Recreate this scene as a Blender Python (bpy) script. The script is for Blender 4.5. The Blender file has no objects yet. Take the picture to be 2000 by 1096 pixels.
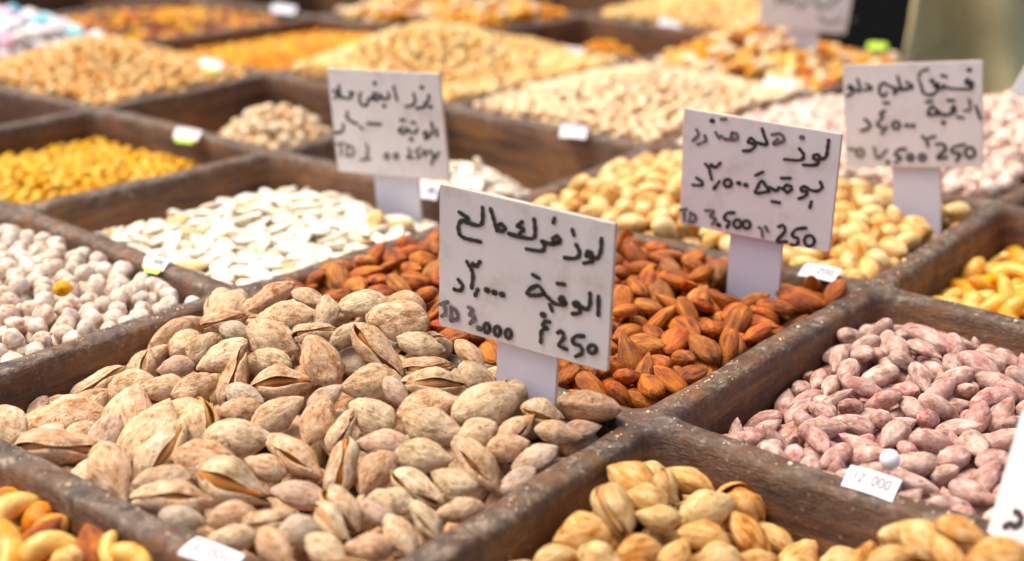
import bpy, math, random, time
import numpy as np
from mathutils import Vector, Matrix, noise as mnoise
T0=time.time()
# ------------------------------------------------------------------ camera, sky, sun, exposure
scene=bpy.context.scene; COL=scene.collection
H=0.27; FPX=2737.0; PITCH=0.3376; ROLL=0.0147
cd=bpy.data.cameras.new('camera'); cam=bpy.data.objects.new('camera',cd); COL.objects.link(cam)
cam.matrix_world=Matrix.Translation((0,0,H))@Matrix.Rotation(math.pi/2-PITCH,4,'X')@Matrix.Rotation(ROLL,4,'Z')
cd.sensor_width=36; cd.lens=FPX/2000*36; cd.clip_start=0.01; cd.clip_end=200
cd.dof.use_dof=True; cd.dof.focus_distance=0.68; cd.dof.aperture_fstop=5.0
scene.camera=cam
SUN_EL,SUN_ROT=math.radians(66),math.radians(-75)
w=bpy.data.worlds.new('World'); scene.world=w; w.use_nodes=True
nt=w.node_tree; bg=nt.nodes['Background']; sky=nt.nodes.new('ShaderNodeTexSky')
sky.sky_type='NISHITA'; sky.sun_disc=False; sky.sun_elevation=SUN_EL; sky.sun_rotation=SUN_ROT
sky.air_density=1.0; sky.dust_density=6.0; sky.ozone_density=0.0
nt.links.new(sky.outputs[0],bg.inputs[0]); bg.inputs[1].default_value=0.115
sl=bpy.data.lights.new('sun','SUN'); sl.energy=2.15; sl.angle=math.radians(38); sl.color=(1,0.885,0.73)
so=bpy.data.objects.new('sun',sl); COL.objects.link(so)
sd=Vector((math.sin(SUN_ROT)*math.cos(SUN_EL),math.cos(SUN_ROT)*math.cos(SUN_EL),math.sin(SUN_EL)))
so.rotation_euler=sd.to_track_quat('Z','Y').to_euler()
vs=scene.view_settings; vs.view_transform='Standard'; vs.look='None'; vs.gamma=1; vs.use_curve_mapping=False
vs.exposure=0.70
scene.render.engine='CYCLES'; scene.render.resolution_x=1024; scene.render.resolution_y=561

rng=np.random.default_rng(11); random.seed(11)
CAM=np.array([0,0,H]); MC=np.array(cam.matrix_world.to_3x3())
def ray(px,py):
    d=MC@np.array([(px-1000)/FPX,(548-py)/FPX,-1.0]); return d/np.linalg.norm(d)
def at(px,py,z=0.0):
    d=ray(px,py); return CAM+d*((z-H)/d[2])
def project(p):
    q=MC.T@(np.asarray(p)-CAM); return 1000-FPX*q[0]/q[2], 548+FPX*q[1]/q[2], -q[2]
# ------------------------------------------------------------------ helpers
def tag(o,label=None,cat=None,group=None,kind=None):
    if label: o['label']=label
    if cat: o['category']=cat
    if group: o['group']=group
    if kind: o['kind']=kind
    return o
def link(name,data,parent=None):
    o=bpy.data.objects.new(name,data); COL.objects.link(o)
    if parent: o.parent=parent
    return o
def mk(name,V,F,m,smooth=True):
    me=bpy.data.meshes.new(name); me.from_pydata([tuple(v) for v in V],[],[tuple(f) for f in F]); me.update()
    if m: me.materials.append(m)
    if smooth: me.polygons.foreach_set('use_smooth',[True]*len(me.polygons))
    return me
def N3(p,s,seed=0.0): return mnoise.noise(Vector((p[0]*s+seed,p[1]*s-seed*1.7,p[2]*s+seed*.3)))
# ------------------------------------------------------------------ materials
class NT:
    def __init__(s,name):
        s.m=bpy.data.materials.new(name); s.m.use_nodes=True; s.t=s.m.node_tree; s.b=s.t.nodes['Principled BSDF']
        s.tc=s.t.nodes.new('ShaderNodeTexCoord')
    def n(s,k,**kw):
        x=s.t.nodes.new(k)
        for a,v in kw.items():
            if hasattr(x,a): setattr(x,a,v)
            else: x.inputs[a].default_value=v
        return x
    def l(s,a,b): s.t.links.new(a,b)
    def noise(s,scale,vec=None,detail=4,rough=.55,stretch=None,dist=0):
        x=s.n('ShaderNodeTexNoise'); x.inputs['Scale'].default_value=scale; x.inputs['Detail'].default_value=detail
        x.inputs['Roughness'].default_value=rough; x.inputs['Distortion'].default_value=dist
        v=vec or s.tc.outputs['Object']
        if stretch:
            mp=s.n('ShaderNodeMapping'); mp.inputs['Scale'].default_value=stretch; s.l(v,mp.inputs[0]); v=mp.outputs[0]
        s.l(v,x.inputs['Vector']); return x.outputs['Fac']
    def ramp(s,fac,stops):
        r=s.n('ShaderNodeValToRGB'); e=r.color_ramp.elements
        while len(e)<len(stops): e.new(.5)
        for el,(p,c) in zip(e,stops):
            el.position=p; el.color=tuple(c)+(1,) if len(c)==3 else c
        s.l(fac,r.inputs[0]); return r.outputs[0]
    def mix(s,fac,a,b,mode='MIX'):
        x=s.n('ShaderNodeMix'); x.data_type='RGBA'; x.blend_type=mode
        for sock,v in ((x.inputs[0],fac),(x.inputs[6],a),(x.inputs[7],b)):
            if hasattr(v,'links'): s.l(v,sock)
            else: sock.default_value=v if isinstance(v,(int,float)) else tuple(v)+(1,)
        return x.outputs[2]
    def math(s,op,a,b=0.0):
        x=s.n('ShaderNodeMath'); x.operation=op
        for sock,v in ((x.inputs[0],a),(x.inputs[1],b)):
            if hasattr(v,'links'): s.l(v,sock)
            else: sock.default_value=v
        return x.outputs[0]
    def maprange(s,f,a,b,c,d):
        x=s.n('ShaderNodeMapRange'); s.l(f,x.inputs[0])
        for i,v in enumerate((a,b,c,d)): x.inputs[i+1].default_value=v
        return x.outputs[0]
    def bump(s,h,strength,dist=.001):
        x=s.n('ShaderNodeBump'); x.inputs['Strength'].default_value=strength; x.inputs['Distance'].default_value=dist
        s.l(h,x.inputs['Height']); s.l(x.outputs[0],s.b.inputs['Normal'])
    def base(s,c): s.l(c,s.b.inputs['Base Color'])
def nutmat(name,cols,rough=.6,grain=220,stretch=(.35,1,1),bump=.5,bdist=.0006,dust=None,dustamt=0.3,var=.12,spot=None,sss=0,coat=0,hue=.012,sat=1.15):
    s=NT(name)
    oi=s.n('ShaderNodeObjectInfo'); at_=s.n('ShaderNodeAttribute',attribute_name='rnd')
    r=s.math('FRACT',s.math('ADD',oi.outputs['Random'],at_.outputs['Fac']))
    r2=s.math('FRACT',s.math('MULTIPLY',r,37.31))
    off=s.n('ShaderNodeVectorMath'); off.operation='ADD'; s.l(s.tc.outputs['Object'],off.inputs[0])
    cx=s.n('ShaderNodeCombineXYZ'); s.l(r,cx.inputs[0]); s.l(r2,cx.inputs[1]); s.l(cx.outputs[0],off.inputs[1])
    v=off.outputs[0]
    n1=s.noise(grain,v,5,.6,stretch,.3); n2=s.noise(grain*.3,v,3,.5)
    f=s.math('ADD',s.math('MULTIPLY',n1,.6),s.math('MULTIPLY',n2,.4))
    k=len(cols); c=s.ramp(f,[(.37+.27*i/(k-1),cols[i]) for i in range(k)])
    if dust:
        d=s.maprange(s.noise(grain*.55,v,5,.7),.5,.68,0,dustamt); c=s.mix(d,c,dust)
    if spot:
        d=s.maprange(s.noise(grain*1.3,v,3,.6),.62,.70,0,.75); c=s.mix(d,c,spot)
    h=s.n('ShaderNodeHueSaturation'); s.l(c,h.inputs['Color'])
    s.l(s.maprange(r,0,1,1-var,1+var),h.inputs['Value']); s.l(s.maprange(r2,0,1,.5-hue,.5+hue),h.inputs['Hue'])
    s.l(s.maprange(r2,0,1,sat+.12,sat-.12),h.inputs['Saturation'])
    s.base(h.outputs[0]); s.b.inputs['Roughness'].default_value=rough; s.b.inputs['Specular IOR Level'].default_value=.5 if rough<.5 else .3
    s.bump(s.math('ADD',n1,s.math('MULTIPLY',s.noise(grain*2.6,v,4,.65),.6)),min(1,bump*1.3),bdist*2.0)
    if sss: s.b.inputs['Subsurface Weight'].default_value=sss; s.b.inputs['Subsurface Radius'].default_value=(.004,.002,.001)
    if coat: s.b.inputs['Coat Weight'].default_value=coat; s.b.inputs['Coat Roughness'].default_value=.3
    return s.m
M={}
M['shell']=nutmat('salted_shell',[(.37,.205,.11),(.64,.43,.265),(.79,.58,.395),(.88,.71,.54)],.72,400,(.55,1,1),.75,.0008,(.80,.68,.56),.35,.13,(.16,.07,.03),sat=1.15)
M['shellgray']=nutmat('dusty_shell',[(.36,.23,.155),(.60,.43,.31),(.71,.54,.41),(.79,.64,.51)],.75,400,(.55,1,1),.75,.0008,(.6,.55,.52),.5,.1,sat=1.15)
M['shelltan']=nutmat('plain_shell',[(.30,.14,.05),(.58,.34,.14),(.73,.48,.23),(.82,.60,.35)],.58,330,(.25,1,1),.6,.0007,(.75,.62,.42),.3,.12,(.25,.11,.03),sat=1.12)
M['inner']=nutmat('shell_inside',[(.30,.14,.05),(.50,.27,.10),(.62,.38,.17)],.6,150,(.3,1,1),.3)
M['kernelorange']=nutmat('roasted_kernel',[(.30,.10,.025),(.55,.23,.06),(.68,.34,.11)],.5,260,(.15,1,1),.6,sat=1.0)
M['brown']=nutmat('almond_skin',[(.095,.018,.005),(.36,.092,.018),(.55,.17,.034),(.69,.27,.06)],.36,420,(.10,1,1),.8,.0008,None,0,.26,coat=.0,hue=.012,sat=1.12)
M['pink']=nutmat('pink_salt_skin',[(.24,.11,.085),(.42,.235,.19),(.56,.36,.30),(.73,.57,.50)],.8,330,(.5,1,1),.6,.0006,(.74,.62,.58),.5,.14,sat=1.05)
M['chick']=nutmat('white_coating',[(.42,.26,.17),(.70,.54,.42),(.81,.69,.58),(.86,.78,.69)],.7,300,None,.5,.0006,(.82,.80,.78),.4,.13,sat=1.1)
M['yellow']=nutmat('yellow_roast',[(.42,.18,.02),(.72,.40,.06),(.84,.54,.13),(.88,.64,.25)],.55,300,None,.5,.0006,None,0,.12,sat=1.15)
M['beige']=nutmat('beige_roast',[(.58,.32,.14),(.80,.53,.28),(.87,.65,.40),(.90,.75,.53)],.6,260,None,.5,.0006,None,0,.12,sat=1.3)
M['pale']=nutmat('pale_blanched',[(.58,.38,.22),(.79,.60,.40),(.87,.72,.53),(.90,.81,.66)],.6,260,None,.45,.0006,None,0,.10,sat=1.25)
M['rose']=nutmat('rosy_white',[(.50,.32,.26),(.70,.52,.44),(.80,.66,.58),(.87,.77,.71)],.7,260,None,.45,.0006,None,0,.14,sat=1.15)
M['gold']=nutmat('golden_nut',[(.46,.21,.05),(.73,.44,.17),(.86,.59,.28),(.90,.72,.44)],.48,170,(.35,1,1),.5,.0007,(.85,.70,.48),.3,.10,(.30,.11,.03),coat=.1,sat=1.12)
M['cashew']=nutmat('curried_cashew',[(.60,.27,.02),(.80,.42,.045),(.87,.54,.11)],.42,140,None,.35,.0006,None,0,.08,coat=.2,sat=1.0)
M['orange']=nutmat('orange_nut',[(.48,.14,.015),(.78,.31,.04),(.87,.44,.09)],.5,200,None,.4,.0006,None,0,.18)
M['seed']=nutmat('white_seed',[(.66,.50,.30),(.82,.73,.56),(.88,.82,.70),(.90,.87,.80)],.55,160,(.4,1,1),.35,.0005,None,0,.05,sat=1.0)
M['seedtan']=nutmat('toasted_seed',[(.50,.30,.13),(.68,.48,.26),(.78,.62,.42)],.55,160,(.4,1,1),.35,.0005,None,0,.1)
M['tan']=nutmat('tan_peanut',[(.46,.25,.07),(.72,.46,.17),(.83,.60,.28),(.88,.70,.40)],.55,200,None,.45,.0006,None,0,.16,sat=1.05)
M['raisin']=nutmat('raisin_skin',[(.16,.05,.03),(.30,.12,.07),(.42,.20,.12)],.5,200,None,.8,.001,None,0,.3)
M['candywhite']=nutmat('sugar_white',[(.78,.76,.76),(.84,.83,.83),(.88,.87,.87)],.5,100,None,.1,.0003,None,0,.03)
M['candyblue']=nutmat('sugar_blue',[(.22,.62,.75),(.33,.72,.82),(.45,.78,.85)],.5,100,None,.1,.0003,None,0,.05)
M['candypink']=nutmat('sugar_pink',[(.75,.45,.58),(.82,.55,.66),(.85,.65,.72)],.5,100,None,.1,.0003,None,0,.05)
def woodmat():
    s=NT('old_varnished_wood')
    st=s.noise(14,None,7,.68,(1,1,9),.6); bl=s.noise(22,None,4,.6); fine=s.noise(260,None,4,.6,(1,1,4))
    c=s.ramp(s.math('ADD',s.math('MULTIPLY',st,.7),s.math('MULTIPLY',bl,.3)),[(.30,(.018,.009,.006)),(.43,(.065,.026,.010)),(.53,(.15,.060,.017)),(.62,(.25,.105,.026)),(.75,(.16,.075,.03))])
    # dusty handled tops of the rails (vertex attribute follows the lip of the wood)
    a=s.n('ShaderNodeAttribute',attribute_name='lip').outputs['Fac']
    pn=s.noise(60,None,6,.7); pm=s.maprange(pn,.36,.60,.05,1)
    grey=s.ramp(s.noise(130,None,6,.75,None,.8),[(.36,(.022,.012,.007)),(.45,(.075,.047,.030)),(.54,(.140,.100,.070)),(.64,(.34,.265,.20))])
    dust=s.math('MULTIPLY',a,pm)
    c=s.mix(s.math('MINIMUM',s.math('MULTIPLY',dust,1.15),1.0),c,grey)
    # thin film of dust lower on the walls, pale chips
    c=s.mix(s.maprange(s.noise(38,None,6,.7),.48,.75,0,.35),c,(.12,.088,.07))
    chip=s.maprange(s.noise(300,None,4,.65,(1,1,1.5),.5),.655,.70,0,.9); c=s.mix(s.math('MULTIPLY',chip,s.maprange(bl,.42,.56,.2,1)),c,(.62,.50,.37))
    scr=s.maprange(s.noise(70,None,5,.75,(1,1,14),1.2),.60,.66,0,.7); c=s.mix(scr,c,(.035,.018,.010))
    s.base(c)
    s.l(s.maprange(s.noise(90,None,4,.6),.3,.7,.38,.72),s.b.inputs['Roughness'])
    s.bump(s.math('ADD',s.math('ADD',s.math('MULTIPLY',fine,.5),s.noise(120,None,6,.7)),s.math('MULTIPLY',st,.6)),.8,.0018)
    return s.m
M['wood']=woodmat()
def plainmat(name,col,rough=.5,nscale=40,var=.12,bump=.15,dirt=None,dscale=30,da=.5,trans=0):
    s=NT(name); n=s.noise(nscale,None,5,.6)
    c=s.ramp(n,[(.3,tuple(x*(1-var) for x in col)),(.7,tuple(min(1,x*(1+var)) for x in col))])
    if dirt: c=s.mix(s.maprange(s.noise(dscale,None,6,.7),.52,.72,0,da),c,dirt)
    s.base(c); s.b.inputs['Roughness'].default_value=rough
    if bump: s.bump(s.noise(nscale*6,None,4,.6),bump,.0006)
    return s.m
M['board']=plainmat('milky_plastic_board',(.74,.715,.735),.36,25,.07,.08,(.46,.38,.29),38,.6)
M['edge']=plainmat('yellowed_board_edge',(.55,.48,.40),.5,80,.15,.1)
M['stake']=plainmat('milky_plastic_stake',(.70,.69,.80),.35,25,.04,.04,(.5,.45,.42),40,.15)
M['ink']=plainmat('black_marker_ink',(.035,.028,.026),.55,300,.4,.1)
M['inkfade']=plainmat('worn_marker_ink',(.15,.125,.13),.6,300,.6,.1)
M['inkblue']=plainmat('blue_pen_ink',(.22,.24,.42),.5,200,.3,0)
M['tag']=plainmat('white_price_paper',(.78,.78,.84),.35,60,.04,.03)
M['lime']=plainmat('lime_paper',(.50,.74,.04),.5,60,.05,.03)
M['dark']=plainmat('shade_black',(.006,.0045,.004),.6,20,.5,.3)  # near black: the shade beyond the tray put into the colour
M['cloth']=plainmat('olive_cloth',(.74,.62,.31),.9,18,.25,.4,(.40,.28,.14),9,.5)
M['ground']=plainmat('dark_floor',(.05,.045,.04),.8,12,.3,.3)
# ------------------------------------------------------------------ grid of the tray (near corner r,l ; rows run up-right, l grows to the right)
YAW=.9138
RV={-2:-.80,-1:.14,0:1.1243,1:2.1709,2:2.9591,3:3.8059,4:4.7255,5:5.62,6:6.5,7:7.4}
LU={-1:-.60,0:.24,1:1.0979,2:1.8496,3:2.7152,4:3.4959,5:4.6203,6:5.46,7:6.4,8:7.3}
PX={(0,2):(1265,815),(0,3):(1705,557),(0,4):(1952,396),(1,2):(455,570),(1,3):(985,400),(1,4):(1280,285),(1,5):(1592,183),
(2,2):(40,406),(2,3):(537,294),(2,4):(880,205),(2,5):(1250,116),(3,3):(190,208),(3,4):(530,141),(3,5):(930,61),(4,5):(620,31)}
def node(r,l):
    if (r,l) in PX: p=at(*PX[(r,l)]); return np.array([p[0],p[1]])
    u,v=LU[l]*H,RV[r]*H; c,s=math.cos(YAW),math.sin(YAW)
    return np.array([c*u-s*v,s*u+c*v])
FLOOR=-.078
def quad(cell):
    r,l=cell; return [node(r,l),node(r,l+1),node(r+1,l+1),node(r+1,l)]   # near,right,far,left
def bil(q,s,t): return q[0]*(1-s)*(1-t)+q[1]*s*(1-t)+q[2]*s*t+q[3]*(1-s)*t
def inv(q,p):
    s=t=.5
    for _ in range(8):
        f=bil(q,s,t)-p; ds=(q[1]-q[0])*(1-t)+(q[2]-q[3])*t; dt=(q[3]-q[0])*(1-s)+(q[2]-q[1])*s
        d=ds[0]*dt[1]-ds[1]*dt[0]; s-=(f[0]*dt[1]-f[1]*dt[0])/d; t-=(ds[0]*f[1]-ds[1]*f[0])/d
    return s,t
tray=bpy.data.objects.new('display_tray',None); COL.objects.link(tray); tray.location=(0,.7,FLOOR-.012)
tag(tray,'large worn wooden tray divided into a grid of deep square bins of nuts','display tray')
def wob(x,y): return .0016*N3((x,y,0),18,3.)+.0008*N3((x,y,0),60,7.)
PROF=[(d*1.32,z,f) for d,z,f in [(0,.0,.0),(.0018,-.0001,0),(.0034,-.0004,.0),(.0047,-.0010,.05),(.0054,-.0022,.2),(.0059,-.0045,.55),(.0068,-.010,.7),(.0076,-.020,.9),(.0084,-.034,1),(.0092,-.050,1),(.0100,-.062,1),(.0120,-.070,1),(.0150,-.0755,1),(.0200,-.078,1)]]
def compartment(cell):
    q=quad(cell); n=44; side=np.linalg.norm(q[1]-q[0]); side2=np.linalg.norm(q[3]-q[0])
    e=np.linspace(0,1,n,endpoint=False); sq=[(x,0) for x in e]+[(1,x) for x in e]+[(1-x,1) for x in e]+[(0,1-x) for x in e]
    V=[];A=[];m=len(sq)
    for (d,z,fw) in PROF:
        ks,kt=d/side,d/side2; rad=.002+min(d,.009)*1.1
        for (s,t) in sq:
            S=(s-.5)*(1-2*ks)+.5; T=(t-.5)*(1-2*kt)+.5
            if d>0:
                rs=rad/side*min(1,d/.0045); rt=rad/side2*min(1,d/.0045)
                cs=ks+rs if S<.5 else 1-ks-rs; ct=kt+rt if T<.5 else 1-kt-rt
                if (S-cs)*(1 if S>.5 else -1)>0 and (T-ct)*(1 if T>.5 else -1)>0:
                    a,b=(S-cs)/rs,(T-ct)/rt; L=math.hypot(a,b); k=max(abs(a),abs(b))/L if L>0 else 1
                    S,T=cs+a*k*rs,ct+b*k*rt
            p=bil(q,S,T); wv=wob(*p)
            dx=.0007*N3((p[0],p[1],z),45,11) if d>0 else 0
            V.append((p[0]+dx,p[1]+dx,z+wv*(1 if z>-.02 else .2)))
            A.append(max(0,min(1,1.0-fw*1.15)))
    F=[]
    for k in range(len(PROF)-1):
        for i in range(m):
            j=(i+1)%m; F.append((k*m+i,k*m+j,(k+1)*m+j,(k+1)*m+i))
    c=bil(q,.5,.5); V.append((c[0],c[1],FLOOR)); A.append(0)
    b=(len(PROF)-1)*m
    for i in range(m): F.append((b+i,b+(i+1)%m,len(V)-1))
    me=mk('compartment',V,F,M['wood']); at_=me.attributes.new('lip','FLOAT','POINT'); at_.data.foreach_set('value',A)
    me.transform(Matrix.Translation(-tray.location))
    link('compartment',me,tray)
CELLS=[(-2,0),(-2,1),(-2,2),(-2,3),(-1,0),(-1,1),(-1,2),(-1,3),(0,-1),(0,0),(0,1),(0,2),(0,3),(0,4),(1,0),(1,1),(1,2),(1,3),(1,4),(1,5),(2,1),(2,2),(2,3),(2,4),(2,5),(2,6),
(3,1),(3,2),(3,3),(3,4),(3,5),(3,6),(4,2),(4,3),(4,4),(4,5),(4,6),(5,2),(5,3),(5,4),(5,5),(6,3),(6,4)]
for c in CELLS: compartment(c)
# outer side boards wherever the grid ends
def side_board(a,b):
    V=[];n=24
    nrm=np.array([b[1]-a[1],a[0]-b[0]]); nrm/=np.linalg.norm(nrm)
    prof=[(0,0),(.003,-.0005),(.006,-.003),(.007,-.008),(.0075,-.05),(.0075,FLOOR-.012)]
    for (o,z) in prof:
        for i in range(n+1):
            p=a+(b-a)*i/n+nrm*o; V.append((p[0],p[1],z+(wob(*p) if z>-.02 else 0)))
    F=[(k*(n+1)+i,(k+1)*(n+1)+i,(k+1)*(n+1)+i+1,k*(n+1)+i+1) for k in range(len(prof)-1) for i in range(n)]
    me=mk('side_board',V,F,M['wood']); A=[1.0 if v[2]>-.006 else 0.0 for v in V]
    at_=me.attributes.new('lip','FLOAT','POINT'); at_.data.foreach_set('value',A)
    me.transform(Matrix.Translation(-tray.location)); link('side_board',me,tray)
cs=set(CELLS)
for (r,l) in CELLS:
    q=quad((r,l))
    if (r,l+1) not in cs: side_board(q[1],q[2])
    if (r-1,l) not in cs: side_board(q[0],q[1])
    if (r,l-1) not in cs: side_board(q[3],q[0])
    if (r+1,l) not in cs: side_board(q[2],q[3])
# ------------------------------------------------------------------ shapes of the nuts
import bmesh
_ico={}
def ico(sub):
    if sub not in _ico:
        bm=bmesh.new(); bmesh.ops.create_icosphere(bm,subdivisions=sub,radius=1)
        V=np.array([v.co[:] for v in bm.verts]); F=[[v.index for v in f.verts] for f in bm.faces]; bm.free(); _ico[sub]=(V,F)
    return _ico[sub]
def prof(x,tipa,tipb,ba,bb): return np.where(x>0,np.clip(1-np.abs(x)**tipa,0,1)**tipb,np.clip(1-np.abs(x)**ba,0,1)**bb)
def displace(V,F,amp,sc,seed,ridged=False):
    # displace along radial direction from the long axis
    out=V.copy()
    for i,v in enumerate(V):
        n=N3(v,sc,seed)+.5*N3(v,sc*2.3,seed+5)
        if ridged: n=.6-abs(n)*2
        d=np.array([v[0]*.3,v[1],v[2]]); L=np.linalg.norm(d)+1e-9
        out[i]=v+d/L*n*amp
    return out
def almondform(D,L,W,T,tip=(1.7,.85),blunt=(2.4,.55),belly=.12,bend=0,ridge=0):
    x=D[:,0]; r=np.sqrt(np.clip(1-x*x,1e-9,1)); p=prof(x,tip[0],tip[1],blunt[0],blunt[1])*(1-belly*x)
    ang=np.arctan2(D[:,2],D[:,1]); yy=np.cos(ang)*p*W/2; zz=np.sin(ang)*p*T/2
    if ridge: yy*=1+ridge*np.exp(-(np.sin(ang)/.16)**2)
    xx=x*L/2
    return np.stack([xx,yy+bend*(xx/(L/2))**2*W,zz],1)
def m_kernel(seed,L=.0238,W=.0131,T=.0082,sub=3,mat='brown',name='almond',wr=.00035):
    D,F=ico(sub); rr=random.Random(seed)
    V=almondform(D,L*rr.uniform(.9,1.1),W*rr.uniform(.9,1.1),T*rr.uniform(.85,1.2),(rr.uniform(1.5,1.9),.8),(2.3,.55),.16,rr.uniform(-.12,.12))
    ang=np.arctan2(V[:,2],V[:,1]); fac=np.abs(V[:,1:]).max(1)/(W/2)
    V[:,1:]*=(1+.03*np.sin(ang*9+seed)*fac+.03*np.sin(ang*15+seed*2)*fac)[:,None]
    V=displace(V,F,wr,160,seed*3.1)
    return mk(name,V,F,M[mat])
def m_shell(seed,mat='shell',L=.033,W=.020,T=.0135,sub=4,name='almond_in_shell',wr=.0009,tipk=1.5):
    D,F=ico(sub); rr=random.Random(seed)
    V=almondform(D,L*rr.uniform(.92,1.08),W*rr.uniform(.88,1.12),T*rr.uniform(.9,1.15),(rr.uniform(tipk-.1,tipk+.4),.8),(2.0,.68),rr.uniform(.0,.16),rr.uniform(-.14,.14),.07)
    V=displace(V,F,wr,75,seed*2.7); V=displace(V,F,wr*.35,240,seed*1.3,True)
    return mk(name,V,F,M[mat])
def m_cracked(seed,mat='shell',open_=.16,tipopen=.06,L=.033,W=.020,T=.0155,wr=.0008,name='cracked_almond',halves=(1,-1)):
    rr=random.Random(seed); nu,nv=34,18; V=[];F=[];mi=[]
    L*=rr.uniform(.93,1.08); W*=rr.uniform(.9,1.12); bend=rr.uniform(-.1,.1)
    slip=rr.uniform(-.0012,.0012)
    for h in halves:
        blocks=[]
        for lay,k in ((0,1.0),(1,.88)):
            D=[]
            for i in range(nu+1):
                x=-math.cos(math.pi*i/nu)
                rad=math.sqrt(max(0,1-x*x))
                for j in range(nv+1):
                    a=math.pi*j/nv; D.append((x,max(rad,1e-4)*math.cos(a),max(rad,1e-4)*math.sin(a)))
            D=np.array(D); P=almondform(D,L*(1 if lay==0 else .955),W*k,T*k,(1.6,.8),(2.2,.6),.08,bend)
            if lay==0: P=displace(P,None,wr,75,seed*2.7+h); P=displace(P,None,wr*.35,240,seed*1.3,True)
            P[:,2]*=h; P[:,0]+=slip*h; P[:,2]+=.0012*np.sin(P[:,0]*260+seed)*(h if lay<2 else 0)*.6
            blocks.append(P)
        base=len(V)
        for P in blocks:
            c,s=math.cos(open_*h),math.sin(open_*h)
            y=P[:,1]+W/2; z=P[:,2].copy(); P[:,1]=c*y-s*z*1.0-W/2; P[:,2]=s*y+c*z
            c,s=math.cos(tipopen*h),math.sin(tipopen*h); x=P[:,0]+L/2; z=P[:,2].copy()
            P[:,0]=c*x-s*z-L/2; P[:,2]=s*x+c*z
            V+=list(P)
        m=(nu+1)*(nv+1)
        for lay in (0,1):
            for i in range(nu):
                for j in range(nv):
                    a=base+lay*m+i*(nv+1)+j; f=(a,a+1,a+nv+2,a+nv+1)
                    F.append(f if (lay==0)==(h==1) else f[::-1]); mi.append(lay)
        for i in range(nu):
            for j in (0,nv):
                a=base+i*(nv+1)+j; F.append((a,a+nv+1,a+nv+1+m,a+m)); mi.append(1)
    me=mk(name,V,F,M[mat]); me.materials.append(M['inner']); me.polygons.foreach_set('material_index',mi); return me
def m_ball(seed,R=.005,mat='chick',name='chickpea',beak=.25,bump=.0005,sub=3,sq=(1,1,1),sc=None):
    D,F=ico(sub); rr=random.Random(seed); V=D*R*np.array([rr.uniform(.92,1.12)*sq[0],rr.uniform(.92,1.08)*sq[1],rr.uniform(.9,1.05)*sq[2]])
    b=np.exp(-((D[:,0]-1)**2+D[:,1]**2+D[:,2]**2)/.12); V[:,0]+=b*R*beak
    cr=np.exp(-(D[:,1]/.14)**2)*np.clip(D[:,0]*.5+.5,0,1); V*=(1-.06*cr)[:,None]
    V=displace(V,F,bump,(sc or .9)/R,seed*1.9); return mk(name,V,F,M[mat])
def m_seed(seed,L=.0215,W=.0128,T=.0033,mat='seed',name='pumpkin_seed'):
    D,F=ico(3); rr=random.Random(seed)
    V=almondform(D,L*rr.uniform(.9,1.08),W*rr.uniform(.9,1.1),T*rr.uniform(.8,1.5),(1.35,.72),(2.4,.6),.14,rr.uniform(-.05,.05))
    rim=np.clip(np.hypot(D[:,0],D[:,1]),0,1)
    V[:,2]+=np.sign(D[:,2])*.0006*np.exp(-((rim-.86)/.06)**2); V[:,2]+=rr.uniform(-8,8)*(V[:,0]**2)
    return mk(name,displace(V,F,.0003,150,seed),F,M[mat])
def m_cashew(seed,L=.024,R=.0052,mat='cashew',name='cashew',bendr=None):
    rr=random.Random(seed); n,m=22,14; V=[];F=[]; rad=L*.42; span=rr.uniform(2.5,3.0)
    for i in range(n+1):
        t=i/n; a=(t-.5)*span; u=2*t-1; r=R*math.sqrt(max(0,1-u**4))*(1-.18*u)*rr.uniform(.98,1.02)+1e-5
        c=Vector((rad*math.sin(a),rad*(math.cos(a)-.75),0)); nx=Vector((math.sin(a),math.cos(a),0)); nz=Vector((0,0,1))
        for j in range(m):
            b=2*math.pi*j/m; V.append(np.array(c+nx*math.cos(b)*r+nz*math.sin(b)*r*.88))
    for i in range(n):
        for j in range(m): F.append((i*m+j,i*m+(j+1)%m,(i+1)*m+(j+1)%m,(i+1)*m+j))
    F.append(tuple(range(m))[::-1]); F.append(tuple(n*m+j for j in range(m)))
    V=np.array(V); V=displace(V,None,.0004,120,seed*2.)
    return mk(name,V,F,M[mat])
def m_split(seed,mat='gold',L=.021,W=.0135,T=.0125,name='split_nut',sub=3):   # rounded shell nut with a mouth at the tip
    D,F=ico(4 if sub>3 else 3); rr=random.Random(seed)
    V=almondform(D,L*rr.uniform(.9,1.1),W*rr.uniform(.9,1.1),T*rr.uniform(.9,1.1),(1.9,.62),(2.3,.52),.08,rr.uniform(-.05,.05))
    g=np.exp(-(D[:,1]/.09)**2)*np.clip(D[:,0]+.15,0,1); V[:,1:]*=(1-.22*g)[:,None]
    V=displace(V,F,.0006,110,seed); return mk(name,V,F,M[mat])
def VAR(name,cat,meshes,dims,weight=1,word='',openy=False,kids=None):
    # dims: L,W,T of the nut used for packing; kids: list of (part name, mesh)
    return dict(name=name,cat=cat,meshes=meshes,dims=dims,w=weight,word=word,openy=openy,kids=kids)
inkern=[m_kernel(900+i,.026,.014,.0095,3,'kernelorange','kernel') for i in range(3)]
K={}
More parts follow.
